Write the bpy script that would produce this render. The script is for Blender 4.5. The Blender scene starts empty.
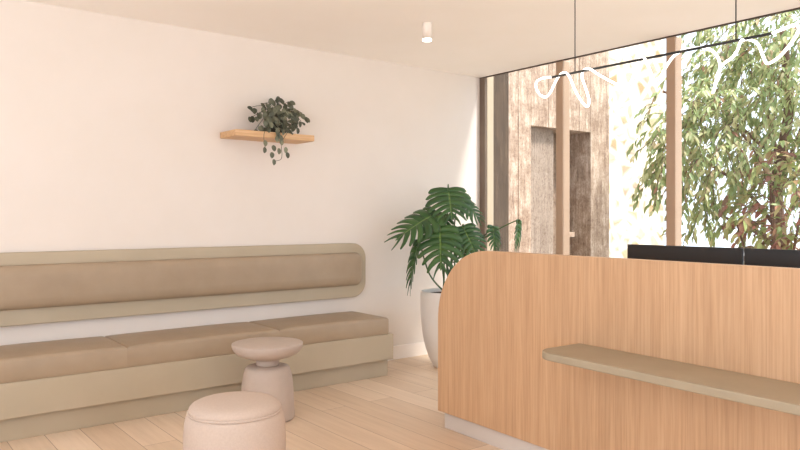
import bpy, bmesh, math, random
from mathutils import Vector, Matrix, noise as mnoise
random.seed(7)
S = bpy.context.scene
COL = S.collection
R = math.radians

# ------------------------------------------------------------------ materials
def srgb(r, g, b):
    def f(c):
        c /= 255.0
        return c / 12.92 if c <= 0.04045 else ((c + 0.055) / 1.055) ** 2.4
    return (f(r), f(g), f(b), 1.0)

class NT:
    def __init__(s, name):
        s.m = bpy.data.materials.new(name); s.m.use_nodes = True
        s.t = s.m.node_tree; s.n = s.t.nodes; s.l = s.t.links
        s.b = s.n['Principled BSDF']
    def node(s, typ, **kw):
        nd = s.n.new(typ)
        for k, v in kw.items():
            if k in nd.inputs: nd.inputs[k].default_value = v
            else: setattr(nd, k, v)
        return nd
    def coords(s, scale=(1, 1, 1), rot=(0, 0, 0)):
        tc = s.n.new('ShaderNodeTexCoord'); mp = s.n.new('ShaderNodeMapping')
        mp.inputs['Scale'].default_value = scale; mp.inputs['Rotation'].default_value = rot
        s.l.new(tc.outputs['Object'], mp.inputs['Vector']); return mp.outputs['Vector']
    def noise(s, vec, scale=5, detail=4, rough=.55):
        nd = s.n.new('ShaderNodeTexNoise')
        nd.inputs['Scale'].default_value = scale; nd.inputs['Detail'].default_value = detail
        nd.inputs['Roughness'].default_value = rough
        s.l.new(vec, nd.inputs['Vector']); return nd.outputs['Fac']
    def ramp(s, fac, stops):
        nd = s.n.new('ShaderNodeValToRGB'); e = nd.color_ramp.elements
        while len(e) < len(stops): e.new(.5)
        for el, (p, c) in zip(e, stops): el.position = p; el.color = c
        s.l.new(fac, nd.inputs['Fac']); return nd.outputs['Color']
    def mix(s, fac, a, b, mode='MIX'):
        nd = s.n.new('ShaderNodeMix'); nd.data_type = 'RGBA'; nd.blend_type = mode
        for sock, v in ((nd.inputs['Factor'], fac), (nd.inputs['A'], a), (nd.inputs['B'], b)):
            pass
        def put(sock, v):
            if isinstance(v, bpy.types.NodeSocket): s.l.new(v, sock)
            else: sock.default_value = v
        put(nd.inputs[0], fac); put(nd.inputs[6], a); put(nd.inputs[7], b)
        return nd.outputs[2]
    def bump(s, h, strength=.2, dist=.01):
        nd = s.n.new('ShaderNodeBump'); nd.inputs['Strength'].default_value = strength
        nd.inputs['Distance'].default_value = dist
        s.l.new(h, nd.inputs['Height']); s.l.new(nd.outputs['Normal'], s.b.inputs['Normal'])
    def col(s, v):
        if isinstance(v, bpy.types.NodeSocket): s.l.new(v, s.b.inputs['Base Color'])
        else: s.b.inputs['Base Color'].default_value = v
    def rough(s, v): s.b.inputs['Roughness'].default_value = v

def mottled(name, c0, c1, scale=6, rough=.6, bump=0, bscale=200, stretch=(1, 1, 1)):
    t = NT(name); v = t.coords(stretch)
    t.col(t.ramp(t.noise(v, scale, 5), [(.3, c0), (.7, c1)])); t.rough(rough)
    if bump: t.bump(t.noise(v, bscale, 2), bump, .003)
    return t.m

def wood(name, c0, c1, c2, stretch, rough=.5):
    t = NT(name)
    a = t.noise(t.coords(stretch), 1.0, 6, .65)
    b = t.noise(t.coords(tuple(q * .22 for q in stretch)), 1.0, 3, .5)
    fine = t.ramp(a, [(.3, c0), (.52, c1), (.72, c2)])
    broad = t.ramp(b, [(.35, (.86, .84, .82, 1)), (.65, (1, 1, 1, 1))])
    t.col(t.mix(.8, fine, broad, 'MULTIPLY')); t.rough(rough); t.bump(a, .08, .002)
    return t.m

M = {}
M['plaster'] = mottled('warm white plaster', srgb(226, 217, 208), srgb(229, 220, 212), 3, .9, .05, 150)
M['ceiling'] = mottled('ceiling paint', srgb(243, 238, 232), srgb(245, 240, 235), 3, .9)
M['skirting'] = mottled('skirting paint', srgb(240, 231, 222), srgb(243, 235, 227), 5, .5)
M['bench'] = mottled('sage beige lacquer', srgb(176, 162, 138), srgb(182, 168, 145), 2.5, .55)
M['leather'] = mottled('taupe leather', srgb(158, 138, 114), srgb(166, 146, 122), 5, .48, .25, 260)
M['oakdesk'] = wood('light oak veneer', srgb(186, 147, 110), srgb(202, 163, 126), srgb(209, 173, 137), (105, 105, 2.6), .5)
M['oakshelf'] = wood('oak shelf', srgb(190, 148, 104), srgb(214, 174, 130), srgb(226, 190, 150), (3, 60, 60), .5)
M['kick'] = mottled('pale plinth laminate', srgb(206, 198, 190), srgb(212, 204, 196), 4, .5)
M['ledge'] = mottled('taupe solid surface', srgb(158, 144, 121), srgb(165, 151, 128), 6, .5)
M['boucle'] = mottled('cream boucle', srgb(193, 174, 160), srgb(200, 182, 168), 110, .95, .5, 120)
M['stonetable'] = mottled('pale pink stone', srgb(184, 168, 155), srgb(189, 173, 161), 18, .7, .08, 90)
M['black'] = mottled('black plastic', srgb(26, 23, 22), srgb(30, 27, 25), 10, .45)
M['metal'] = mottled('black metal', srgb(24, 22, 21), srgb(28, 26, 25), 10, .4)
M['whitemetal'] = mottled('white powder coat', srgb(236, 226, 216), srgb(240, 231, 222), 10, .45)
M['pot'] = mottled('white ceramic', srgb(226, 220, 213), srgb(234, 229, 223), 4, .45)
M['soil'] = mottled('dark soil', srgb(30, 20, 15), srgb(62, 44, 33), 60, .95, .6, 80)
M['jamb'] = mottled('dark bronze frame', srgb(106, 90, 76), srgb(114, 98, 84), 4, .5)
M['cream'] = mottled('cream jamb lining', srgb(176, 158, 134), srgb(182, 165, 142), 4, .5)
M['mullion'] = mottled('taupe mullion', srgb(162, 135, 112), srgb(170, 143, 119), 4, .5)
M['head'] = mottled('dark head frame', srgb(70, 54, 46), srgb(76, 60, 50), 4, .5)
M['paving'] = mottled('pale paving', srgb(178, 171, 164), srgb(186, 180, 173), 2, .8)
M['stem'] = mottled('green stem', srgb(58, 82, 44), srgb(74, 98, 54), 12, .5)
M['vine'] = mottled('dull vine', srgb(72, 72, 54), srgb(88, 84, 64), 12, .6)
M['bark'] = mottled('red brown bark', srgb(92, 66, 54), srgb(128, 96, 80), 14, .9, .5, 40, (1, 1, .3))
M['darkpot'] = mottled('dark green nursery pot', srgb(52, 52, 42), srgb(62, 60, 50), 8, .6)

# plank floor
t = NT('light oak planks')
tc = t.n.new('ShaderNodeTexCoord'); mp = t.n.new('ShaderNodeMapping')
mp.inputs['Rotation'].default_value = (0, 0, R(90)); mp.inputs['Location'].default_value = (.3, .07, 0)
t.l.new(tc.outputs['Object'], mp.inputs['Vector'])
br = t.node('ShaderNodeTexBrick', offset=.37, offset_frequency=2)
t.l.new(mp.outputs['Vector'], br.inputs['Vector'])
for k, v in (('Scale', 1.0), ('Brick Width', 1.9), ('Row Height', .2), ('Mortar Size', .0022), ('Mortar Smooth', .3), ('Bias', 0.0)):
    br.inputs[k].default_value = v
br.inputs['Color1'].default_value = srgb(218, 193, 166); br.inputs['Color2'].default_value = srgb(236, 214, 190)
br.inputs['Mortar'].default_value = srgb(166, 138, 112)
g = t.noise(t.coords((22, 1.3, 1)), 1.0, 6, .65)
gr = t.ramp(g, [(.3, (.84, .81, .77, 1)), (.6, (1, 1, 1, 1))])
t.col(t.mix(.75, br.outputs['Color'], gr, 'MULTIPLY')); t.rough(.42); t.bump(g, .05, .002)
M['floor'] = t.m

# weathered travertine cladding (vertical streaks and knots)
def streaked(name, c0, c1, c2, sx=26, sz=3.0, knots=.75):
    t = NT(name)
    a = t.noise(t.coords((sx, sx, sz)), 1.0, 8, .72)
    b = t.noise(t.coords((5, 5, 6)), 1.0, 6, .7)
    c = t.noise(t.coords((60, 60, 34)), 1.0, 4, .7)
    base = t.ramp(a, [(.28, c0), (.5, c1), (.7, c2)])
    k = t.ramp(b, [(.38, (.50, .42, .36, 1)), (.58, (1, 1, 1, 1))])
    kk = t.ramp(c, [(.36, (.52, .43, .36, 1)), (.52, (1, 1, 1, 1))])
    o = t.mix(knots, base, k, 'MULTIPLY'); o = t.mix(.7, o, kk, 'MULTIPLY')
    t.col(o); t.rough(.85); t.bump(a, .5, .02)
    return t.m
M['travertine'] = streaked('weathered travertine', srgb(142, 116, 98), srgb(196, 172, 152), srgb(228, 210, 192))
M['pillar'] = streaked('dark weathered stone pillar', srgb(52, 40, 29), srgb(84, 67, 51), srgb(108, 89, 70), 34, 1.6, .4)
M['doorwood'] = streaked('grey weathered door', srgb(138, 120, 106), srgb(162, 144, 129), srgb(180, 163, 148), 40, 1.2, .25)
M['recess'] = streaked('brown stone recess', srgb(132, 110, 92), srgb(170, 146, 126), srgb(194, 170, 150), 12, 9, .5)

# rubble wall with pale mortar
t = NT('pale rubble stone')
v = t.coords((1, 1, 1.15))
w = t.node('ShaderNodeTexVoronoi', feature='F1'); w.inputs['Scale'].default_value = 4.2
e = t.node('ShaderNodeTexVoronoi', feature='DISTANCE_TO_EDGE'); e.inputs['Scale'].default_value = 4.2
t.l.new(v, w.inputs['Vector']); t.l.new(v, e.inputs['Vector'])
sep = t.n.new('ShaderNodeSeparateColor'); t.l.new(w.outputs['Color'], sep.inputs['Color'])
sc = t.ramp(sep.outputs['Red'], [(0, srgb(172, 142, 104)), (.35, srgb(190, 168, 134)), (.6, srgb(182, 152, 128)), (1, srgb(218, 204, 182))])
mo = t.ramp(e.outputs['Distance'], [(.05, (0, 0, 0, 1)), (.26, (1, 1, 1, 1))])
nz = t.ramp(t.noise(v, 14, 5, .7), [(.35, (.8, .76, .7, 1)), (.6, (1, 1, 1, 1))])
o = t.mix(mo, srgb(232, 222, 206), sc); o = t.mix(.6, o, nz, 'MULTIPLY')
t.col(o); t.rough(.9); t.bump(mo, .5, .03)
M['rubble'] = t.m

# glass: thin pane
def glassmat(name):
    m = bpy.data.materials.new(name); m.use_nodes = True
    n, l = m.node_tree.nodes, m.node_tree.links
    for x in list(n): n.remove(x)
    out = n.new('ShaderNodeOutputMaterial'); mx = n.new('ShaderNodeMixShader')
    tr = n.new('ShaderNodeBsdfTransparent'); gl = n.new('ShaderNodeBsdfGlossy'); fr = n.new('ShaderNodeLayerWeight'); pw = n.new('ShaderNodeMath'); pw.operation = 'POWER'; pw.inputs[1].default_value = 4.0; sm = n.new('ShaderNodeMath'); sm.operation = 'MULTIPLY_ADD'; sm.inputs[1].default_value = .45; sm.inputs[2].default_value = .02
    gl.inputs['Roughness'].default_value = 0.02; l.new(fr.outputs['Facing'], pw.inputs[0]); l.new(pw.outputs[0], sm.inputs[0])
    tr.inputs['Color'].default_value = (.97, .975, .97, 1)
    l.new(sm.outputs[0], mx.inputs[0]); l.new(tr.outputs[0], mx.inputs[1]); l.new(gl.outputs[0], mx.inputs[2])
    l.new(mx.outputs[0], out.inputs[0]); return m
M['glass'] = glassmat('window glass')

def emit(name, c, st):
    m = bpy.data.materials.new(name); m.use_nodes = True
    b = m.node_tree.nodes['Principled BSDF']
    b.inputs['Base Color'].default_value = (.9, .9, .9, 1)
    b.inputs['Emission Color'].default_value = c; b.inputs['Emission Strength'].default_value = st
    return m
M['neon'] = emit('glowing white tube', (1, .97, .92, 1), 1.7)
M['lens'] = emit('lit lens', (1, .95, .86, 1), 3.0)

# leaves: colour varies leaf by leaf, translucent
def leafmat(name, stops, transl=.35, rough=.45, vein=None):
    t = NT(name)
    geo = t.n.new('ShaderNodeNewGeometry')
    c = t.ramp(geo.outputs['Random Per Island'], stops)
    if vein:
        uv = t.n.new('ShaderNodeUVMap'); sp = t.n.new('ShaderNodeSeparateXYZ')
        t.l.new(uv.outputs['UV'], sp.inputs[0])
        f = t.ramp(sp.outputs['X'], [(0, (1, 1, 1, 1)), (.06, (.0, .0, .0, 1))])
        c = t.mix(f, c, vein)
    t.col(c); t.rough(rough)
    tl = t.n.new('ShaderNodeBsdfTranslucent'); mx = t.n.new('ShaderNodeMixShader')
    t.l.new(c, tl.inputs['Color']); mx.inputs[0].default_value = transl
    out = t.n['Material Output']
    t.l.new(t.b.outputs[0], mx.inputs[1]); t.l.new(tl.outputs[0], mx.inputs[2]); t.l.new(mx.outputs[0], out.inputs[0])
    return t.m
M['monstera'] = leafmat('monstera leaf', [(0, srgb(52, 88, 44)), (1, srgb(74, 112, 56))], .15, .4, srgb(128, 158, 84))
M['hoya'] = leafmat('grey green leaf', [(0, srgb(72, 75, 60)), (.5, srgb(100, 103, 84)), (1, srgb(134, 136, 112))], .1, .5)
M['treeleaf'] = leafmat('tree leaf', [(0, srgb(116, 134, 80)), (.3, srgb(142, 158, 98)), (.6, srgb(166, 174, 116)), (.8, srgb(182, 176, 126)), (.93, srgb(214, 216, 160)), (1, srgb(176, 126, 104))], .35)
M['shrubleaf'] = leafmat('red tinged leaf', [(0, srgb(120, 138, 80)), (.35, srgb(170, 180, 110)), (.55, srgb(168, 110, 92)), (.8, srgb(138, 90, 78)), (1, srgb(206, 200, 140))], .35)

# ------------------------------------------------------------------ building helpers
def thing(name, loc, label, cat, group=None):
    o = bpy.data.objects.new(name, None); o.empty_display_size = .1
    o.location = loc; COL.objects.link(o); tag(o, label, cat, group); return o
def tag(o, label, cat, group=None):
    o['label'] = label; o['category'] = cat
    if group: o['group'] = group
    return o
def origin(p):
    v = Vector((0, 0, 0))
    while p is not None: v += p.location; p = p.parent
    return v
def link_mesh(name, me, mat, parent=None, smooth=False, loc=None):
    if mat is not None and not me.materials: me.materials.append(mat)
    if smooth:
        for p in me.polygons: p.use_smooth = True
    o = bpy.data.objects.new(name, me); COL.objects.link(o)
    off = origin(parent) if parent is not None else Vector(loc or (0, 0, 0))
    if off.length: me.transform(Matrix.Translation(-off))
    if parent is not None: o.parent = parent
    elif loc: o.location = loc
    return o
def pydata(name, vs, fs, mat, parent=None, smooth=False, loc=None):
    me = bpy.data.meshes.new(name); me.from_pydata([tuple(v) for v in vs], [], fs); me.update()
    return link_mesh(name, me, mat, parent, smooth, loc)
def from_bm(name, bm, mat, parent=None, smooth=False, loc=None):
    bmesh.ops.recalc_face_normals(bm, faces=bm.faces[:])
    me = bpy.data.meshes.new(name); bm.to_mesh(me); bm.free()
    return link_mesh(name, me, mat, parent, smooth, loc)
def add_box(bm, lo, hi, bevel=0, seg=3):
    r = bmesh.ops.create_cube(bm, size=1)
    c = [(a + b) / 2 for a, b in zip(lo, hi)]; s = [b - a for a, b in zip(lo, hi)]
    for v in r['verts']: v.co = Vector([c[i] + v.co[i] * s[i] for i in range(3)])
    if bevel:
        es = list({e for v in r['verts'] for e in v.link_edges})
        bmesh.ops.bevel(bm, geom=es, offset=bevel, segments=seg, profile=.5, affect='EDGES')
def box(name, lo, hi, mat, parent=None, bevel=0, seg=3, loc=None, smooth=None):
    bm = bmesh.new(); add_box(bm, lo, hi, bevel, seg)
    o = from_bm(name, bm, mat, parent, bool(bevel) if smooth is None else smooth, loc)
    if bevel: flat_big(o)
    return o
def flat_big(o):
    m = o.modifiers.new('weighted', 'WEIGHTED_NORMAL'); m.keep_sharp = True
def struct(o):
    o['kind'] = 'structure'; return o
def lathe(name, prof, ctr, mat, parent=None, seg=64, cap=True, loc=None):
    vs, fs = [], []
    for r, z in prof:
        for i in range(seg):
            a = 2 * math.pi * i / seg
            vs.append((ctr[0] + r * math.cos(a), ctr[1] + r * math.sin(a), ctr[2] + z))
    for k in range(len(prof) - 1):
        for i in range(seg):
            j = (i + 1) % seg
            fs.append((k * seg + i, k * seg + j, (k + 1) * seg + j, (k + 1) * seg + i))
    if cap:
        fs.append(tuple(range(seg))[::-1]); n = (len(prof) - 1) * seg
        fs.append(tuple(n + i for i in range(seg)))
    return pydata(name, vs, fs, mat, parent, True, loc)
def catmull(pts, n=8, closed=False):
    P = [Vector(p) for p in pts]; out = []
    for i in range(len(P) - 1):
        p0 = P[max(i - 1, 0)]; p1 = P[i]; p2 = P[i + 1]; p3 = P[min(i + 2, len(P) - 1)]
        for k in range(n):
            t = k / n
            out.append(.5 * ((2 * p1) + (p2 - p0) * t + (2 * p0 - 5 * p1 + 4 * p2 - p3) * t * t + (3 * p1 - p0 - 3 * p2 + p3) * t ** 3))
    out.append(P[-1]); return out
def tube_data(pts, rad, seg=10):
    vs, fs = [], []
    n = len(pts); up = Vector((.13, .27, .95)).normalized(); prev = None
    for i, p in enumerate(pts):
        d = (pts[min(i + 1, n - 1)] - pts[max(i - 1, 0)]).normalized()
        if prev is None:
            a = d.cross(up)
            if a.length < .05: a = d.cross(Vector((1, 0, 0)))
        else: a = prev - d * prev.dot(d)
        a.normalize(); b = d.cross(a); prev = a
        r = rad(i / (n - 1)) if callable(rad) else rad
        for k in range(seg):
            t = 2 * math.pi * k / seg
            vs.append(p + (a * math.cos(t) + b * math.sin(t)) * r)
    for i in range(n - 1):
        for k in range(seg):
            j = (k + 1) % seg
            fs.append((i * seg + k, i * seg + j, (i + 1) * seg + j, (i + 1) * seg + k))
    fs.append(tuple(range(seg))[::-1]); fs.append(tuple((n - 1) * seg + k for k in range(seg)))
    return vs, fs
def tube(name, pts, rad, mat, parent=None, seg=10, n=8):
    P = catmull(pts, n) if n else [Vector(p) for p in pts]
    vs, fs = tube_data(P, rad, seg)
    return pydata(name, vs, fs, mat, parent, True)
def tubes(name, paths, rad, mat, parent=None, seg=6, n=5):
    V, F = [], []
    for p in paths:
        vs, fs = tube_data(catmull(p, n), rad, seg); o = len(V)
        V += vs; F += [tuple(i + o for i in f) for f in fs]
    return pydata(name, V, F, mat, parent, True)
def slab_xz(name, x0, x1, z0, z1, y0, y1, rad, mat, parent=None, bevel=.006, seg=10):
    """upright slab with rounded corners, thickness along y"""
    return prism(name, rrect(x0, x1, z0, z1, rad, seg), lambda u, v, w: (u, y0 + (y1 - y0) * w, v), mat, parent, bevel)
def rrect(u0, u1, v0, v1, rad, seg=10):
    if not isinstance(rad, (tuple, list)): rad = (rad,) * 4      # bl, br, tr, tl
    out = []
    for (cu, cv, a0), r in zip(((u0, v0, 180), (u1, v0, 270), (u1, v1, 0), (u0, v1, 90)), rad):
        if r <= 0: out.append((cu, cv)); continue
        ou = cu + (r if cu == u0 else -r); ov = cv + (r if cv == v0 else -r)
        for k in range(seg + 1):
            a = R(a0 + 90 * k / seg); out.append((ou + r * math.cos(a), ov + r * math.sin(a)))
    return out
def prism(name, outline, f, mat, parent=None, bevel=0, bseg=3):
    bm = bmesh.new()
    A = [bm.verts.new(f(u, v, 0)) for u, v in outline]; B = [bm.verts.new(f(u, v, 1)) for u, v in outline]
    n = len(A); bm.faces.new(A); bm.faces.new(B[::-1])
    for i in range(n): bm.faces.new((A[i], B[i], B[(i + 1) % n], A[(i + 1) % n]))
    bmesh.ops.recalc_face_normals(bm, faces=bm.faces[:])
    if bevel:
        S1, S2 = set(A), set(B)
        es = [e for e in bm.edges if (e.verts[0] in S1) == (e.verts[1] in S1)]
        bmesh.ops.bevel(bm, geom=es, offset=bevel, segments=bseg, profile=.5, affect='EDGES')
    o = from_bm(name, bm, mat, parent, True); flat_big(o); return o

# ------------------------------------------------------------------ dimensions
WY = 5.176          # bench wall
WX = 5.086          # glazed wall
CZ = 2.745          # ceiling
LX, BY = -2.6, -3.2 # left and rear walls

# ------------------------------------------------------------------ room shell
struct(box('floor', (LX - .2, BY - .2, -.15), (WX + .06, WY + .02, 0), M['floor']))
struct(box('ceiling', (LX - .2, BY - .2, CZ), (WX + .02, WY + .12, CZ + .2), M['ceiling']))
struct(box('wall_bench', (LX - .2, WY, -.15), (WX + .02, WY + .12, CZ), M['plaster']))
struct(box('baseboard_bench', (3.60, WY - .016, 0), (WX - .01, WY, .125), M['skirting'], bevel=.003))
def holed(name, axis, at, thick, a0, a1, holes, z0=-.15, z1=CZ):
    """wall with rectangular openings (b0, b1, zlo, zhi), one mesh"""
    bm = bmesh.new()
    def bx(b0, b1, c0, c1):
        if b1 - b0 < 1e-4 or c1 - c0 < 1e-4: return
        if axis == 'x': add_box(bm, (at, b0, c0), (at + thick, b1, c1))
        else: add_box(bm, (b0, at, c0), (b1, at + thick, c1))
    cur = a0
    for b0, b1, c0, c1 in holes:
        bx(cur, b0, z0, z1); bx(b0, b1, z0, c0); bx(b0, b1, c1, z1); cur = b1
    bx(cur, a1, z0, z1)
    return struct(from_bm(name, bm, M['plaster']))
BACKH = [(-2.2, .1, .1, 2.6), (.3, 2.5, .1, 2.6), (2.7, 4.8, .1, 2.6)]
LEFTH = [(-2.6, -.5, .3, 2.6), (-.3, 1.9, .3, 2.6), (2.1, 3.6, .3, 2.6)]
holed('wall_rear', 'y', BY - .2, .2, LX - .2, WX + .12, BACKH)
holed('wall_left', 'x', LX - .2, .2, BY, WY, LEFTH)

# glazed wall: head, jamb, mullions, panes
MUL = [4.151, 3.050, 1.950, .850, -.250, -1.350, -2.450]
win = bpy.data.objects.new('window_1', None); win.location = (WX, 1, 0); COL.objects.link(win); struct(win)
box('head_frame', (WX - .003, BY, CZ - .009), (WX + .02, WY, CZ), M['head'], win)
box('sill_frame', (WX - .005, BY, 0), (WX + .10, WY, .05), M['mullion'], win)
box('jamb', (WX - .004, 5.100, .05), (WX + .10, WY, CZ - .009), M['jamb'], win, bevel=.004)
box('outer_reveal', (WX + .025, 5.094, -.05), (WX + .118, 5.296, CZ + .25), M['cream'], win, bevel=.004)
for k, y in enumerate(MUL):
    box('mullion', (WX, y - .040, .05), (WX + .10, y + .040, CZ - .009), M['mullion'], win, bevel=.006)
edges = [5.100] + [q for y in MUL for q in (y + .04, y - .04)] + [BY]
for k in range(0, len(edges), 2):
    box('pane', (WX + .008, edges[k + 1], .05), (WX + .014, edges[k], CZ - .009), M['glass'], win)
for i, (axis, holes) in enumerate((('y', BACKH), ('x', LEFTH))):  # unseen rear and left windows, put in so light can enter the room
    for j, (b0, b1, c0, c1) in enumerate(holes):
        w = bpy.data.objects.new('window_%d' % (2 + i * 3 + j), None); COL.objects.link(w); struct(w)
        at = (BY if axis == 'y' else LX) - .12
        w.location = (((b0 + b1) / 2, at, c0) if axis == 'y' else (at, (b0 + b1) / 2, c0))
        def bx(p, lo, hi, m):
            (u0, d0, z0), (u1, d1, z1) = lo, hi
            if axis == 'y': box(p, (u0, at + d0, z0), (u1, at + d1, z1), m, w)
            else: box(p, (at + d0, u0, z0), (at + d1, u1, z1), m, w)
        bx('frame_rail', (b0, -.03, c0), (b1, .03, c0 + .05), M['mullion'])
        bx('frame_rail', (b0, -.03, c1 - .05), (b1, .03, c1), M['mullion'])
        bx('frame_stile', (b0, -.03, c0 + .05), (b0 + .05, .03, c1 - .05), M['mullion'])
        bx('frame_stile', (b1 - .05, -.03, c0 + .05), (b1, .03, c1 - .05), M['mullion'])
        bx('pane', (b0 + .05, -.005, c0 + .05), (b1 - .05, .005, c1 - .05), M['glass'])

# ------------------------------------------------------------------ bench against the wall
BX0, BX1 = .28, 3.555
b = thing('bench_base', (1.9, 4.9, 0), 'long beige lacquered bench base with recessed plinth along the white wall', 'bench')
box('plinth', (BX0 + .03, 4.685, 0), (BX1 - .02, WY - .002, .145), M['bench'], b, bevel=.003)
box('front_board', (BX0, 4.632, .143), (BX1, 4.662, .352), M['bench'], b, bevel=.004)
box('side_board', (BX1 - .03, 4.662, .143), (BX1, WY - .002, .352), M['bench'], b, bevel=.004)
box('seat_deck', (BX0, 4.662, .30), (BX1 - .03, WY - .002, .345), M['bench'], b)
def cushion(x0, x1, label):
    bm = bmesh.new(); lo, hi = (x0, 4.640, .352), (x1, WY - .012, .488)
    nx, ny = 26, 14
    add_box(bm, lo, hi)
    bmesh.ops.bevel(bm, geom=[e for e in bm.edges if min(v.co.z for v in e.verts) > .45 or (abs(e.verts[0].co.z - e.verts[1].co.z) < .01 and max(v.co.y for v in e.verts) < 4.7)], offset=.019, segments=5, profile=.5, affect='EDGES')
    es = [e for e in bm.edges if e.calc_length() > .2]
    bmesh.ops.subdivide_edges(bm, edges=es, cuts=14, use_grid_fill=True)
    for v in bm.verts:
        u = (v.co.x - x0) / (x1 - x0); w = (v.co.y - lo[1]) / (hi[1] - lo[1])
        if v.co.z > .45: v.co.z += .014 * math.sqrt(max(0, 16 * u * (1 - u) * w * (1 - w))) + .002 * mnoise.noise(v.co * 6)
        if v.co.y < 4.66: v.co.y -= .008 * max(0, 1 - ((v.co.z - .42) / .07) ** 2)
        if v.co.y < 4.70 and v.co.z < .36: v.co.z = .3522
    o = from_bm('seat_cushion', bm, M['leather'], None, True, (( x0 + x1) / 2, 4.9, .352))
    o.data.set_sharp_from_angle(angle=R(50))
    return tag(o, label, 'cushion', 'leather seat cushions on the bench')
cushion(.31, 1.4058, 'taupe leather seat cushion at the left end of the bench, cut by the photo edge')
cushion(1.4062, 2.5008, 'taupe leather seat cushion in the middle of the bench, between the two seams')
cushion(2.5012, 3.508, 'taupe leather seat cushion at the right end of the bench, behind the stone side table')

p = thing('mounted_backrest', (1.9, WY, .62), 'long wall-mounted beige backrest panel with rounded corners and leather pad', 'backrest')
slab_xz('panel', .25, 3.622, .615, 1.09, WY - .003, WY - .052, .135, M['bench'], p, bevel=.006, seg=12)
bm = bmesh.new()
pad_out = rrect(.34, 3.556, .725, 1.005, .062, 8)
def padring(ins, y):
    return [bm.verts.new((u, y, v)) for u, v in rrect(.34 + ins, 3.556 - ins, .725 + ins, 1.005 - ins, max(.062 - ins, .012), 8)]
rings = [padring(0, WY - .05), padring(-.004, WY - .062), padring(-.002, WY - .078), padring(.008, WY - .092), padring(.03, WY - .102), padring(.07, WY - .108)]
for A, B in zip(rings, rings[1:]):
    for i in range(len(A)): bm.faces.new((A[i], A[(i + 1) % len(A)], B[(i + 1) % len(A)], B[i]))
bm.faces.new(rings[-1])
from_bm('pad', bm, M['leather'], p, True)['label'] = 'taupe leather back pad'

# ------------------------------------------------------------------ side table and pouf
lathe_prof = [(.150, 0), (.168, .004), (.170, .02), (.166, .12), (.160, .22), (.150, .285), (.140, .318), (.128, .331), (.10, .336), (.082, .338),
              (.078, .345), (.076, .362), (.082, .376), (.12, .385), (.165, .398), (.200, .414), (.222, .434), (.232, .455), (.2345, .469), (.2335, .4765), (.2295, .479), (.10, .4795), (.001, .4795)]
TC = (2.162, 4.175, -0.006)
TC = (TC[0], TC[1], 0)
lathe_prof = [(q * (1.035 if i < 10 else .985), z * 1.036) for i, (q, z) in enumerate(lathe_prof)]
tb = thing('side_table', TC, 'pale pinkish stone side table with dished round top on a drum base', 'table')
k = 10
lathe('base', lathe_prof[:k] + [(.078, .3506)], TC, M['stonetable'], tb)
lathe('top', [(.072, .3508)] + lathe_prof[k:], TC, M['stonetable'], tb)
PC = (1.446, 3.122, 0.002)
PC = (PC[0], PC[1], 0)
pf = thing('pouf', PC, 'round cream boucle pouf in front of the stone side table', 'pouf')
def zs(pr): return [(q, z * 1.07) for q, z in pr]
lathe('body', zs([(.19, 0), (.212, .006), (.222, .03), (.232, .10), (.238, .18), (.238, .25), (.234, .32), (.229, .352), (.222, .366), (.213, .3745)]), PC, M['boucle'], pf)
lathe('seat', zs([(.208, .374), (.2145, .382), (.215, .389), (.211, .398), (.201, .408), (.18, .417), (.14, .4225), (.08, .4255), (.001, .4265)]), PC, M['boucle'], pf)
lathe('seam_piping', zs([(.2140, .3715), (.2205, .3730), (.2225, .3765), (.2205, .3800), (.2140, .3815)]), PC, M['boucle'], pf, cap=False)

# ------------------------------------------------------------------ wall shelf with trailing plant
box_sh = box('wall_shelf', (2.271, 4.897, 1.930), (2.955, WY, 1.978), M['oakshelf'], bevel=.004, loc=(2.65, WY, 1.93))
tag(box_sh, 'thin oak shelf fixed to the white wall above the bench', 'shelf')

def leaf_quad(vs, fs, base, d, nrm, L, W, curl=.15, fold=.15, shape='lance'):
    d = d.normalized(); s = d.cross(nrm)
    if s.length < .05: s = d.cross(Vector((.3, .5, .8)))
    s.normalize(); n = s.cross(d)
    prof = {'lance': [(0, 0), (.22, .72), (.5, 1), (.78, .62), (1, 0)],
            'oval': [(0, 0), (.12, .62), (.35, .98), (.65, .95), (.88, .55), (1, 0)]}[shape]
    o = len(vs); mids = []
    for k, (t, w) in enumerate(prof):
        c = base + d * (L * t) - n * (curl * L * t * t)
        if w == 0: vs.append(c); mids.append((len(vs) - 1,)); continue
        e = n * (fold * W * w)
        vs.append(c + s * (W * w / 2) + e); vs.append(c); vs.append(c - s * (W * w / 2) + e)
        mids.append((len(vs) - 3, len(vs) - 2, len(vs) - 1))
    for a, bb in zip(mids, mids[1:]):
        if len(a) == 1: fs.append((a[0], bb[0], bb[1])); fs.append((a[0], bb[1], bb[2]))
        elif len(bb) == 1: fs.append((a[0], bb[0], a[1])); fs.append((a[1], bb[0], a[2]))
        else:
            fs.append((a[0], bb[0], bb[1], a[1])); fs.append((a[1], bb[1], bb[2], a[2]))

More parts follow.
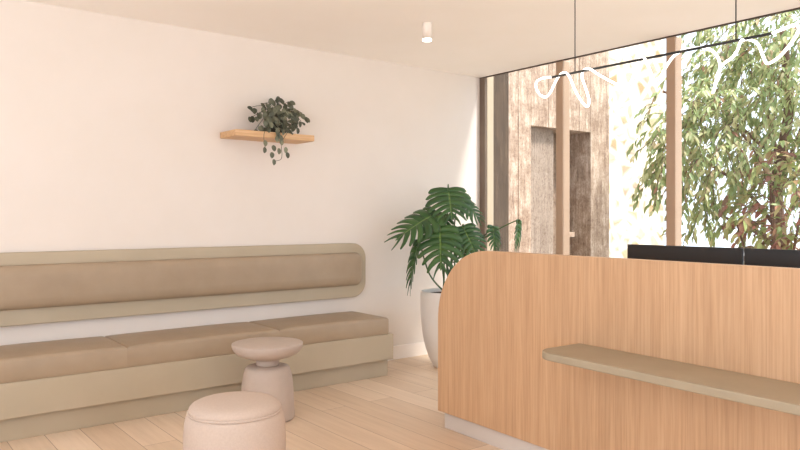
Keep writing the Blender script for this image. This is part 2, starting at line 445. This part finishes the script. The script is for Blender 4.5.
rng = random.Random(11)
def rv(s=1): return Vector((rng.uniform(-s, s), rng.uniform(-s, s), rng.uniform(-s, s)))
HP = Vector((2.70, 5.03, 1.978))
hp = thing('trailing_plant', HP, 'small grey-green trailing plant spilling over the wall shelf', 'plant')
lathe('pot', [(.045, .0), (.062, .004), (.072, .10), (.074, .105), (.066, .105), (.064, .09)], HP, M['darkpot'], hp, 32)
lathe('soil', [(.063, .088), (.03, .094), (.001, .095)], HP, M['soil'], hp, 24)
paths = []; vs, fs = [], []
C0 = HP + Vector((0, 0, .095))
UX = Vector((1, 0, 0))
targets = [(2.478, 5.08, 2.097), (2.447, 5.05, 2.169), (2.472, 4.98, 1.993), (2.582, 5.08, 2.218), (2.637, 5.05, 2.259), (2.715, 5.03, 2.272), (2.789, 5.0, 2.236), (2.872, 5.05, 2.177), (2.888, 4.98, 2.162), (2.91, 4.97, 2.131), (2.867, 4.96, 2.094), (2.804, 4.93, 2.029), (2.689, 4.9, 2.08), (2.611, 4.87, 1.962), (2.664, 4.87, 2.012), (2.541, 4.9, 2.021), (2.49, 4.95, 2.123), (2.727, 4.92, 2.141), (2.61, 4.9, 2.167), (2.516, 4.9, 2.081)]
for q in targets:
    q = Vector(q); mid = (C0 + q) / 2 + Vector((0, -.01, .07 + .3 * max(0, C0.z - q.z) * .4))
    pth = [C0 + rv(.03), mid, q]; paths.append(pth)
    P = catmull(pth, 5)
    for i in (4, 6, 8, 9, 10):
        pos = P[i] + rv(.012)
        dd = Vector((rng.uniform(-.6, .6), rng.uniform(-.7, .1), rng.uniform(-1, -.3)))
        L = rng.uniform(.045, .062)
        leaf_quad(vs, fs, pos, dd, Vector((rng.uniform(-.4, .4), -1, .4)), L, L * .72, .15, .12, 'oval')
for k in range(46):
    a = rng.uniform(0, 6.28); rr = rng.uniform(.02, .125); zz = rng.uniform(.07, .215) - rr * .55
    pos = HP + Vector((rr * math.cos(a) * 1.0, rr * math.sin(a) * .8 - .02, max(.03, zz)))
    if pos.y > WY - .05: pos.y = WY - .05
    L = rng.uniform(.048, .066)
    leaf_quad(vs, fs, pos, Vector((math.cos(a) * .6, -.25 + .3 * math.sin(a), rng.uniform(-1, .1))), Vector((rng.uniform(-.4, .4), -1, .5)), L, L * .72, .15, .12, 'oval')
trail = [(2.643, 4.865, 1.902), (2.646, 4.87, 1.801), (2.629, 4.87, 1.762), (2.568, 4.87, 1.751)]
tp = [HP + Vector((.01, -.08, .09)), HP + Vector((.02, -.165, .05))] + [Vector(q) for q in trail]
paths.append(tp)
trail2 = [(2.5, 4.87, 1.855), (2.56, 4.87, 1.82), (2.62, 4.87, 1.854), (2.681, 4.87, 1.866), (2.69, 4.87, 1.827), (2.577, 4.87, 1.767), (2.5, 4.87, 1.908), (2.568, 4.87, 1.874), (2.637, 4.87, 1.925), (2.603, 4.87, 1.946)]
for q in trail2:
    leaf_quad(vs, fs, Vector(q), Vector((rng.uniform(-.5, .2), -.3, -1)), Vector((rng.uniform(-.3, .3), -1, .3)), .052, .036, .1, .1, 'oval')
paths.append([HP + Vector((-.02, -.07, .09)), Vector(trail2[0]) + Vector((0, .0, .12)), Vector(trail2[0])])
for v in vs:
    if v.y > WY - .006: v.y = WY - .006
    inside = 4.89 < v.y and 1.925 < v.z < 1.984
    if inside and v.y > 4.935: v.z = 1.985
    elif inside: v.y = 4.888
pydata('foliage', vs, fs, M['hoya'], hp, True)
for pth in paths:
    for v in pth:
        if v.y > 4.90 and v.z < 1.99: v.z = 1.99
tubes('vines', paths, .0022, M['vine'], hp, 5, 5)['kind'] = 'stuff'

# ------------------------------------------------------------------ monstera in white pot
MC = (4.153, 4.623, -0.0)
MC = Vector((MC[0], MC[1], 0))
mo = thing('potted_monstera', MC, 'large green monstera with split leaves in a tall white pot beside the desk', 'plant')
lathe('pot', [(.10, 0), (.118, .004), (.135, .02), (.170, .09), (.200, .18), (.222, .28), (.236, .40), (.243, .52), (.243, .62), (.240, .665), (.232, .672), (.224, .668), (.222, .62)], MC, M['pot'], mo)
lathe('soil', [(.2235, .630), (.18, .645), (.10, .652), (.001, .655)], MC, M['soil'], mo, 48)

def monstera_leaf(base, tip, nrm, wid, seed, lobes=7, droop=.10, fold=.18, cup=.35):
    """split leaf with lobes each side of the midrib; returns verts, faces, u (distance from midrib)"""
    rg = random.Random(seed)
    base, tip, nrm = Vector(base), Vector(tip), Vector(nrm)
    ax = tip - base; L = ax.length; d = ax.normalized()
    s = d.cross(nrm).normalized(); n = s.cross(d)
    V, F, U = [], [], []
    # half-width profile along the midrib (t from base to tip); the base lobes reach back past the stalk
    def hw(t): return max(.0, math.sin(math.pi * min(1, max(0, (t + .16) / 1.16)) ** .78)) ** .8
    def put(t, u):    # t along, u across in units of half width (signed)
        x = t * L * .82; y = u * wid
        z = -droop * L * t * t + fold * abs(y) - cup * y * y / max(wid, .01)
        return base + d * x + s * y + n * z
    K = 10
    def bd(t, q): return t + (-.13 + .52 * t - .20 * t ** 4) * q ** 1.3 + .12 * q ** 2.5
    for side in (-1, 1):
        cuts = [(i + (rg.uniform(-.15, .15) if 0 < i < lobes else 0)) / lobes * .95 for i in range(lobes + 1)]
        for i in range(lobes):
            t0, t1 = cuts[i], cuts[i + 1]
            w = hw((t0 + t1) / 2) * rg.uniform(.95, 1.04)
            gap0 = rg.uniform(.36, .52)
            row = []
            for k in range(K + 1):
                q = k / K
                shrink = 1 if q < gap0 else 1 - .13 * min(1, (q - gap0) / .12)
                if q > .82: shrink *= max(0, 1 - ((q - .82) / .185) ** 2) ** .55
                a, bb = bd(t0, q), bd(t1, q)
                c, hwid = (a + bb) / 2 + .012 * q, (bb - a) / 2 * shrink
                row.append((len(V), len(V) + 1))
                V.append(put(c - hwid, side * w * q)); V.append(put(c + hwid, side * w * q)); U += [q, q]
            for (a0, b0), (a1, b1) in zip(row, row[1:]):
                F.append((a0, b0, b1, a1) if side > 0 else (a0, a1, b1, b0))
    o = len(V)
    for t, w in ((.90, .10), (.97, .07), (1.04, .0)):
        V.append(put(t, -w)); V.append(put(t, 0)); V.append(put(t, w)); U += [w * 3, 0, w * 3]
    for r_ in range(2):
        for c in range(2):
            F.append((o + r_ * 3 + c, o + r_ * 3 + c + 1, o + r_ * 3 + c + 4, o + r_ * 3 + c + 3))
    return V, F, U
def add_leaf(base, tip, nrm, wid, seed, stalk, **kw):
    V, F, U = monstera_leaf(base, tip, nrm, wid, seed, **kw)
    me = bpy.data.meshes.new('leaf'); me.from_pydata([tuple(v) for v in V], [], F); me.update()
    uvl = me.uv_layers.new(name='UVMap')
    for lp in me.loops: uvl.data[lp.index].uv = (U[lp.vertex_index], 0)
    lf = link_mesh('leaf', me, M['monstera'], mo, True)
    md = lf.modifiers.new('thickness', 'SOLIDIFY'); md.thickness = .002
    b = Vector(base)
    root = MC + Vector((random.uniform(-.06, .06), random.uniform(-.06, .06), .645))
    tube('stalk', [root] + [Vector(q) for q in stalk] + [b, b + (Vector(tip) - b) * .12], lambda t: .0085 - .004 * t, M['stem'], mo, 8)
add_leaf((4.153, 4.623, 1.575), (4.032, 4.425, 1.261), (-0.454, -0.661, 0.55), 0.21, 3, [(4.179, 4.666, 1.027)], droop=0.05)
add_leaf((4.011, 4.607, 1.355), (3.573, 4.759, 1.134), (-0.448, -0.411, 0.75), 0.19, 4, [(4.092, 4.607, 1.032)], droop=0.12)
add_leaf((4.256, 4.606, 1.498), (4.423, 4.411, 1.276), (-0.181, -0.556, 0.75), 0.13, 5, [(4.248, 4.676, 1.025)], droop=0.1)
add_leaf((3.965, 4.516, 1.243), (3.873, 4.398, 0.805), (-0.594, -0.678, 0.35), 0.2, 6, [(4.059, 4.57, 0.965)], droop=0.0)
add_leaf((4.216, 4.51, 1.241), (4.234, 4.306, 0.971), (-0.344, -0.683, 0.6), 0.17, 7, [(4.181, 4.601, 0.924)], droop=0.1)
add_leaf((3.856, 4.665, 1.114), (3.717, 4.71, 0.664), (-1.087, 0.152, 0.1), 0.075, 8, [(3.963, 4.645, 0.817)], droop=0.1, fold=0.5)
add_leaf((4.537, 4.449, 1.239), (4.479, 4.368, 0.985), (-0.068, -0.899, 0.2), 0.085, 9, [(4.375, 4.576, 1.043), (4.474, 4.499, 1.15)], droop=0.0, fold=0.3)
add_leaf((4.676, 4.277, 1.293), (4.632, 4.249, 0.985), (0.3, -0.996, 0.2), 0.065, 10, [(4.271, 4.531, 0.977), (4.48, 4.431, 1.169)], droop=0.05, fold=0.45)
add_leaf((4.058, 4.824, 1.365), (4.0, 4.996, 1.202), (-0.483, -0.13, 0.8), 0.13, 11, [(4.163, 4.742, 0.98)], droop=0.1)
add_leaf((4.199, 4.714, 1.347), (3.996, 4.683, 1.189), (-0.589, -0.428, 0.6), 0.13, 12, [(4.206, 4.709, 0.98)], droop=0.1)
add_leaf((4.395, 4.624, 1.158), (4.319, 4.62, 0.864), (-0.257, -0.815, 0.4), 0.14, 13, [(4.269, 4.659, 0.917)], droop=0.1)

# ------------------------------------------------------------------ reception desk
ang = R(-92.3); DU = Vector((math.cos(ang), math.sin(ang), 0)); DN = Vector((DU.y, -DU.x, 0)); D0 = Vector((2.942, 3.306, 0))
def D(L, s, z): return D0 + DU * L + DN * s + Vector((0, 0, z))   # L along the front, s out towards the bench
DL = 3.1
dk = thing('reception_desk', tuple(D(1.3, -.3, 0)), 'light oak reception desk with one rounded top corner', 'desk')
prism('front_panel', rrect(-.02, DL, .108, 1.124, (0, 0, 0, .44), 20), lambda u, v, w: D(u, .04 - .06 * w, v), M['oakdesk'], dk, .004)
prism('plinth', [(.0, 0), (DL - .05, 0), (DL - .05, .125), (.0, .125)], lambda u, v, w: D(u, 0 - .018 * w, v), M['kick'], dk)['label'] = 'pale plinth under the oak panel'
prism('end_panel', [(-.021, .0), (-.78, .0), (-.78, .735), (-.021, .735)], lambda u, v, w: D(.03 + .04 * w, u, v), M['oakdesk'], dk)
prism('end_panel', [(-.021, .0), (-.78, .0), (-.78, .735), (-.021, .735)], lambda u, v, w: D(DL - .10 + .04 * w, u, v), M['oakdesk'], dk)
prism('worktop', rrect(.02, DL - .05, -.82, -.021, .01, 3), lambda u, v, w: D(u, v, .736 + .03 * w), M['oakdesk'], dk, .003)
prism('ledge', rrect(1.10, DL - .3, .041, .365, (0, 0, .10, .10), 12), lambda u, v, w: D(u, v, .658 + .036 * w), M['ledge'], dk, .006)['label'] = 'taupe ledge across the desk front'

# ------------------------------------------------------------------ monitors on the worktop
def monitor(y0, y1, x, label):
    t = thing('monitor', (x, (y0 + y1) / 2, .766), label, 'monitor', 'monitors on the desk')
    box('housing', (x, y0, .800), (x + .018, y1, 1.165), M['black'], t, bevel=.004)
    box('screen', (x + .0182, y0 + .008, .812), (x + .0195, y1 - .008, 1.157), M['black'], t)
    c = (y0 + y1) / 2
    box('stand', (x - .03, c - .03, .772), (x - .001, c + .03, .99), M['black'], t, bevel=.004)
    box('foot', (x - .10, c - .11, .766), (x + .10, c + .11, .776), M['black'], t, bevel=.003)
monitor(1.709, 2.369, 3.50, 'black monitor back above the desk top, left of the narrow gap')
monitor(1.040, 1.702, 3.50, 'black monitor back above the desk top, right of the narrow gap')

# ------------------------------------------------------------------ pendant lamp and ceiling spot
PX = 3.40
pl = thing('pendant_lamp', (PX, 2.18, CZ), 'black bar pendant lamp with a looping white light tube above the desk', 'lamp')
tube('bar', [(PX, 2.834, 2.179), (PX, 1.521, 2.179)], .007, M['metal'], pl, 12, 1)
for y in (2.657, 1.692):
    tube('cable', [(PX, y, 2.18), (PX, y, CZ - .012)], .0032, M['metal'], pl, 8, 1)
    lathe('ceiling_mount', [(.028, -.014), (.03, -.012), (.03, -.001), (.028, 0)], (PX, y, CZ), M['metal'], pl, 24)
tube('light_tube', [(3.4, 2.834, 2.179), (3.37, 2.877, 2.177), (3.34, 2.903, 2.153), (3.33, 2.894, 2.107), (3.34, 2.871, 2.068), (3.36, 2.848, 2.055), (3.4, 2.847, 2.084), (3.43, 2.833, 2.147), (3.43, 2.801, 2.185), (3.42, 2.755, 2.198), (3.38, 2.685, 2.161), (3.35, 2.618, 2.064), (3.34, 2.56, 1.986), (3.35, 2.533, 1.957), (3.38, 2.54, 1.993), (3.42, 2.593, 2.074), (3.43, 2.629, 2.152), (3.41, 2.6, 2.186), (3.38, 2.534, 2.177), (3.35, 2.45, 2.126), (3.34, 2.357, 2.071), (3.35, 2.299, 2.041), (3.38, 2.269, 2.057), (3.41, 2.258, 2.119), (3.42, 2.239, 2.183), (3.4, 2.195, 2.184), (3.36, 2.14, 2.115), (3.35, 2.104, 2.049), (3.36, 2.075, 2.057), (3.39, 2.059, 2.111), (3.42, 2.031, 2.168), (3.43, 1.974, 2.193), (3.42, 1.887, 2.185), (3.4, 1.823, 2.16), (3.38, 1.776, 2.116), (3.36, 1.751, 2.06), (3.35, 1.758, 2.001), (3.35, 1.781, 1.936), (3.38, 1.789, 1.96), (3.42, 1.792, 2.04), (3.42, 1.762, 2.082), (3.4, 1.716, 2.096), (3.38, 1.677, 2.122), (3.38, 1.66, 2.163), (3.4, 1.653, 2.176), (3.42, 1.629, 2.172), (3.43, 1.6, 2.147), (3.43, 1.577, 2.087), (3.42, 1.556, 2.049), (3.4, 1.526, 2.044), (3.37, 1.477, 2.056), (3.35, 1.429, 2.09), (3.35, 1.395, 2.133), (3.37, 1.391, 2.169), (3.39, 1.416, 2.194), (3.4, 1.473, 2.189), (3.4, 1.52, 2.179)], .007, M['neon'], pl, 12, 8)['label'] = 'looping glowing white tube'

SC = (3.348, 3.957, CZ)
sp = thing('ceiling_spotlight', SC, 'small white cylindrical spotlight on the ceiling', 'lamp')
lathe('housing', [(.030, -.112), (.035, -.116), (.035, -.002), (.034, 0)], SC, M['whitemetal'], sp, 40)
lathe('lens', [(.001, -.130), (.032, -.130), (.034, -.128), (.034, -.1165), (.030, -.1125)], SC, M['lens'], sp, 40)['label'] = 'glowing lens'

# ------------------------------------------------------------------ outside
struct(box('ground', (WX + .12, -14, -.30), (40, 16, -.06), M['paving']))
struct(box('terrace', (-24, -24, -.32), (LX - .21, 16, -.16), M['paving']))
struct(box('terrace_rear', (LX - .2, -24, -.32), (WX + .1, BY - .21, -.16), M['paving']))
FY = 5.30
bm = bmesh.new()
H = 4.6
for x0, x1, z0 in ((5.21, 5.795, 0), (5.801, 6.010, 0), (7.085, 7.455, 0)):
    add_box(bm, (x0, FY, -.3), (x1, FY + .5, H), .004, 1)
for x0, x1 in ((6.010, 6.30), (6.306, 6.60), (6.606, 6.86), (6.866, 7.081)):
    add_box(bm, (x0, FY, 2.345), (x1, FY + .5, H), .004, 1)
add_box(bm, (5.21, FY + .02, -.3), (5.99, FY + .48, H - .01)); add_box(bm, (7.10, FY + .02, -.3), (7.44, FY + .48, H - .01))
add_box(bm, (5.99, FY + .02, 2.36), (7.10, FY + .48, H - .01))
struct(from_bm('wall_courtyard', bm, M['travertine']))
struct(box('wall_recess', (6.01, FY + .36, -.3), (7.085, FY + .5, 2.345), M['recess']))
dr = bpy.data.objects.new('door_1', None); dr.location = (6.27, FY + .1, -.06); COL.objects.link(dr); struct(dr)
box('leaf', (6.012, FY + .09, -.055), (6.50, FY + .14, 2.343), M['doorwood'], dr, bevel=.004)
box('post', (6.66, FY + .09, -.055), (6.70, FY + .14, 1.14), M['travertine'], dr, bevel=.004)
box('rail', (6.66, FY + .05, 1.08), (6.84, FY + .14, 1.14), M['travertine'], dr, bevel=.004)
pi = box('stone_pillar', (5.208, FY - .07, -.06), (5.575, FY - .002, 4.6), M['pillar'], bevel=.008, loc=(5.44, FY - .04, -.06))
tag(pi, 'dark weathered pillar outside the glass, next to the left window jamb', 'pillar')
struct(box('wall_garden', (7.30, 6.2, -.3), (10.15, 6.6, 5.5), M['rubble']))

def grow(name, blobs, nclus, per, L, W, mat, rg, parent, hang, skip=None):
    vs, fs, tw = [], [], []
    tot = sum(bq[3] for bq in blobs)
    for _ in range(nclus):
        r_ = rg.uniform(0, tot)
        for c, rad, pw, wt in blobs:
            r_ -= wt
            if r_ <= 0: break
        while True:
            q = Vector((rg.uniform(-1, 1), rg.uniform(-1, 1), rg.uniform(-1, 1)))
            if sum(abs(v) ** pw for v in q) <= 1: break
        p = Vector(c) + Vector((q.x * rad[0], q.y * rad[1], q.z * rad[2]))
        if p.x < WX + .35: p.x = WX + .35 + rg.uniform(0, .2)
        out = (p - Vector(c)).normalized()
        d = (out * .5 + Vector(hang) + Vector((rg.uniform(-.4, .4), rg.uniform(-.4, .4), rg.uniform(-.4, .4)))).normalized()
        ln = rg.uniform(.22, .4)
        path = [p - d * ln * .4, p + Vector((0, 0, .02)), p + d * ln * .4 + Vector((0, 0, -.04)), p + d * ln * .6 + Vector((0, 0, -.1))]
        tw.append(path); P = catmull(path, 4)
        for k in range(per):
            i = int((k + .5) / per * (len(P) - 1)); pos = P[i]
            dd = (P[min(i + 1, len(P) - 1)] - P[max(i - 1, 0)]).normalized()
            sd = dd.cross(Vector((rg.uniform(-.3, .3), rg.uniform(-.3, .3), 1))).normalized() * (1 if k % 2 else -1)
            ld = (dd * .8 + sd * .75 + Vector((0, 0, -.35)) + Vector((rg.uniform(-.3, .3), rg.uniform(-.3, .3), rg.uniform(-.3, .3)))).normalized()
            l = L * rg.uniform(.7, 1.2)
            leaf_quad(vs, fs, pos, ld, Vector((rg.uniform(-.9, .4), rg.uniform(-.8, .3), 1)), l, W * l / L, .25, .2, 'lance')
    pydata('foliage', vs, fs, mat, parent, True)
    tubes('twigs', tw[::2], .004, M['bark'], parent, 4, 2)['kind'] = 'stuff'

rg = random.Random(5)
TR = (8.348, 3.627, 0.377)
TR = Vector((TR[0], TR[1], -.06))
tr = thing('garden_tree', TR, 'leafy green tree filling the right window, branches hanging before the stone wall', 'tree')
tube('trunk', [TR, TR + Vector((.03, .02, .9)), TR + Vector((-.05, .04, 1.7)), TR + Vector((.05, -.05, 2.6)), TR + Vector((0, 0, 3.5))], lambda t: .10 - .06 * t, M['bark'], tr, 12)
brs = []
for dx, dy, z0, dz in ((-.5, .9, 1.2, 1.0), (-.8, .3, 1.5, 1.1), (.5, -.9, 1.3, 1.1), (-.3, -.7, 1.7, 1.2), (.6, .6, 1.9, 1.2), (-.6, 1.1, 2.0, .9), (-.2, .9, 1.0, .5)):
    a = TR + Vector((0, .02, z0)); brs.append([a, a + Vector((dx * .4, dy * .4, dz * .55)), a + Vector((dx, dy, dz))])
for q in brs: tube('branch', q, lambda t: .026 - .012 * t, M['bark'], tr, 8, 5)
grow('foliage', [((8.403, 3.457, 2.689), (0.95, 1.2, 1.35), 3, 1.0), ((7.276, 3.958, 2.043), (0.5, 0.45, 0.85), 2.5, 0.24), ((6.87, 4.148, 2.034), (0.25, 0.3, 0.75), 2, 0.075), ((7.927, 3.956, 3.104), (0.7, 0.6, 0.6), 2.5, 0.16)], 900, 11, .105, .034, M['treeleaf'], rg, tr, (-.35, .25, -.45))
SR = (7.465, 3.302, 0.471)
SR = Vector((SR[0], SR[1], -.06))
sh = thing('red_shrub', SR, 'red-tinged bushy shrub behind the right monitor, below the tree', 'shrub')
sb = []
for dx, dy, dz in ((-.1, .35, 1.3), (.1, .1, 1.7), (.0, -.25, 1.5), (-.15, -.05, 1.6), (.15, -.4, 1.2)):
    sb.append([SR + Vector((dx * .1, dy * .1, 0)), SR + Vector((dx * .6, dy * .5, dz * .5)), SR + Vector((dx, dy, dz))])
for q in sb: tube('branch', q, lambda t: .02 - .01 * t, M['bark'], sh, 8, 5)
grow('foliage', [((7.537, 3.245, 1.443), (0.45, 0.55, 0.65), 2.2, 1.0), ((7.25, 3.216, 1.042), (0.3, 0.4, 0.4), 2.2, 0.35)], 110, 11, .115, .045, M['shrubleaf'], rg, sh, (-.2, .1, .2))

# ------------------------------------------------------------------ light
wd = bpy.data.worlds.new('sky'); S.world = wd; wd.use_nodes = True
bg = wd.node_tree.nodes['Background']; bg.inputs['Color'].default_value = (.86, .965, 1.10, 1); bg.inputs['Strength'].default_value = 1.75
sun = bpy.data.lights.new('sun', 'SUN'); sun.energy = 6.5; sun.angle = R(9); sun.color = (1, .97, .93)
so = bpy.data.objects.new('sun', sun); COL.objects.link(so)
sd = Vector((-.235, .42, -.87)).normalized()
so.rotation_euler = sd.to_track_quat('-Z', 'Y').to_euler(); so.location = (-3, 4, 9)
def portal(name, loc, w, h, axis):
    l = bpy.data.lights.new(name, 'AREA'); l.shape = 'RECTANGLE'; l.size = w; l.size_y = h
    l.cycles.is_portal = True
    o = bpy.data.objects.new(name, l); COL.objects.link(o); o.location = loc
    o.rotation_euler = Vector(axis).to_track_quat('-Z', 'Z').to_euler()
for i, (b0, b1, c0, c1) in enumerate(BACKH): portal('daylight_opening', ((b0 + b1) / 2, BY - .22, (c0 + c1) / 2), b1 - b0, c1 - c0, (0, 1, 0))
for i, (b0, b1, c0, c1) in enumerate(LEFTH): portal('daylight_opening', (LX - .22, (b0 + b1) / 2, (c0 + c1) / 2), b1 - b0, c1 - c0, (1, 0, 0))
portal('daylight_opening', (WX + .14, 1.0, CZ / 2), WY - BY, CZ, (-1, 0, 0))

def daylight(loc, w, h, axis, watts, colour):  # added area lamps at the unseen openings, boosting the interior beyond sky and sun
    l = bpy.data.lights.new('window_daylight', 'AREA'); l.shape = 'RECTANGLE'; l.size = w; l.size_y = h
    l.energy = watts; l.color = colour
    o = bpy.data.objects.new('window_daylight', l); COL.objects.link(o); o.location = loc
    o.rotation_euler = Vector(axis).to_track_quat('-Z', 'Z').to_euler()
for b0, b1, c0, c1 in BACKH: daylight(((b0 + b1) / 2, BY - .02, (c0 + c1) / 2), b1 - b0, c1 - c0, (0, 1, 1.3), 18, (.84, .95, 1.08))
for b0, b1, c0, c1 in LEFTH: daylight((LX - .02, (b0 + b1) / 2, (c0 + c1) / 2), b1 - b0, c1 - c0, (1, 0, 1.6), 50, (.86, .95, 1.08))

# ------------------------------------------------------------------ camera and view
cam = bpy.data.cameras.new('camera'); co = bpy.data.objects.new('camera', cam); COL.objects.link(co)
cam.sensor_width = 36; cam.lens = 36 * 704 / 800; cam.shift_y = -.01; cam.clip_start = .05
co.location = (0, 0, 1.32); co.rotation_euler = (R(90), 0, R(51.9667 - 90))
S.camera = co
S.view_settings.view_transform = 'Standard'; S.view_settings.look = 'None'
S.view_settings.exposure = 0.4; S.view_settings.gamma = 1; S.view_settings.use_curve_mapping = False
S.cycles.max_bounces = 14; S.cycles.diffuse_bounces = 8; S.cycles.transparent_max_bounces = 16
S.cycles.use_denoising = True; S.cycles.caustics_reflective = False
S.cycles.sample_clamp_indirect = 8
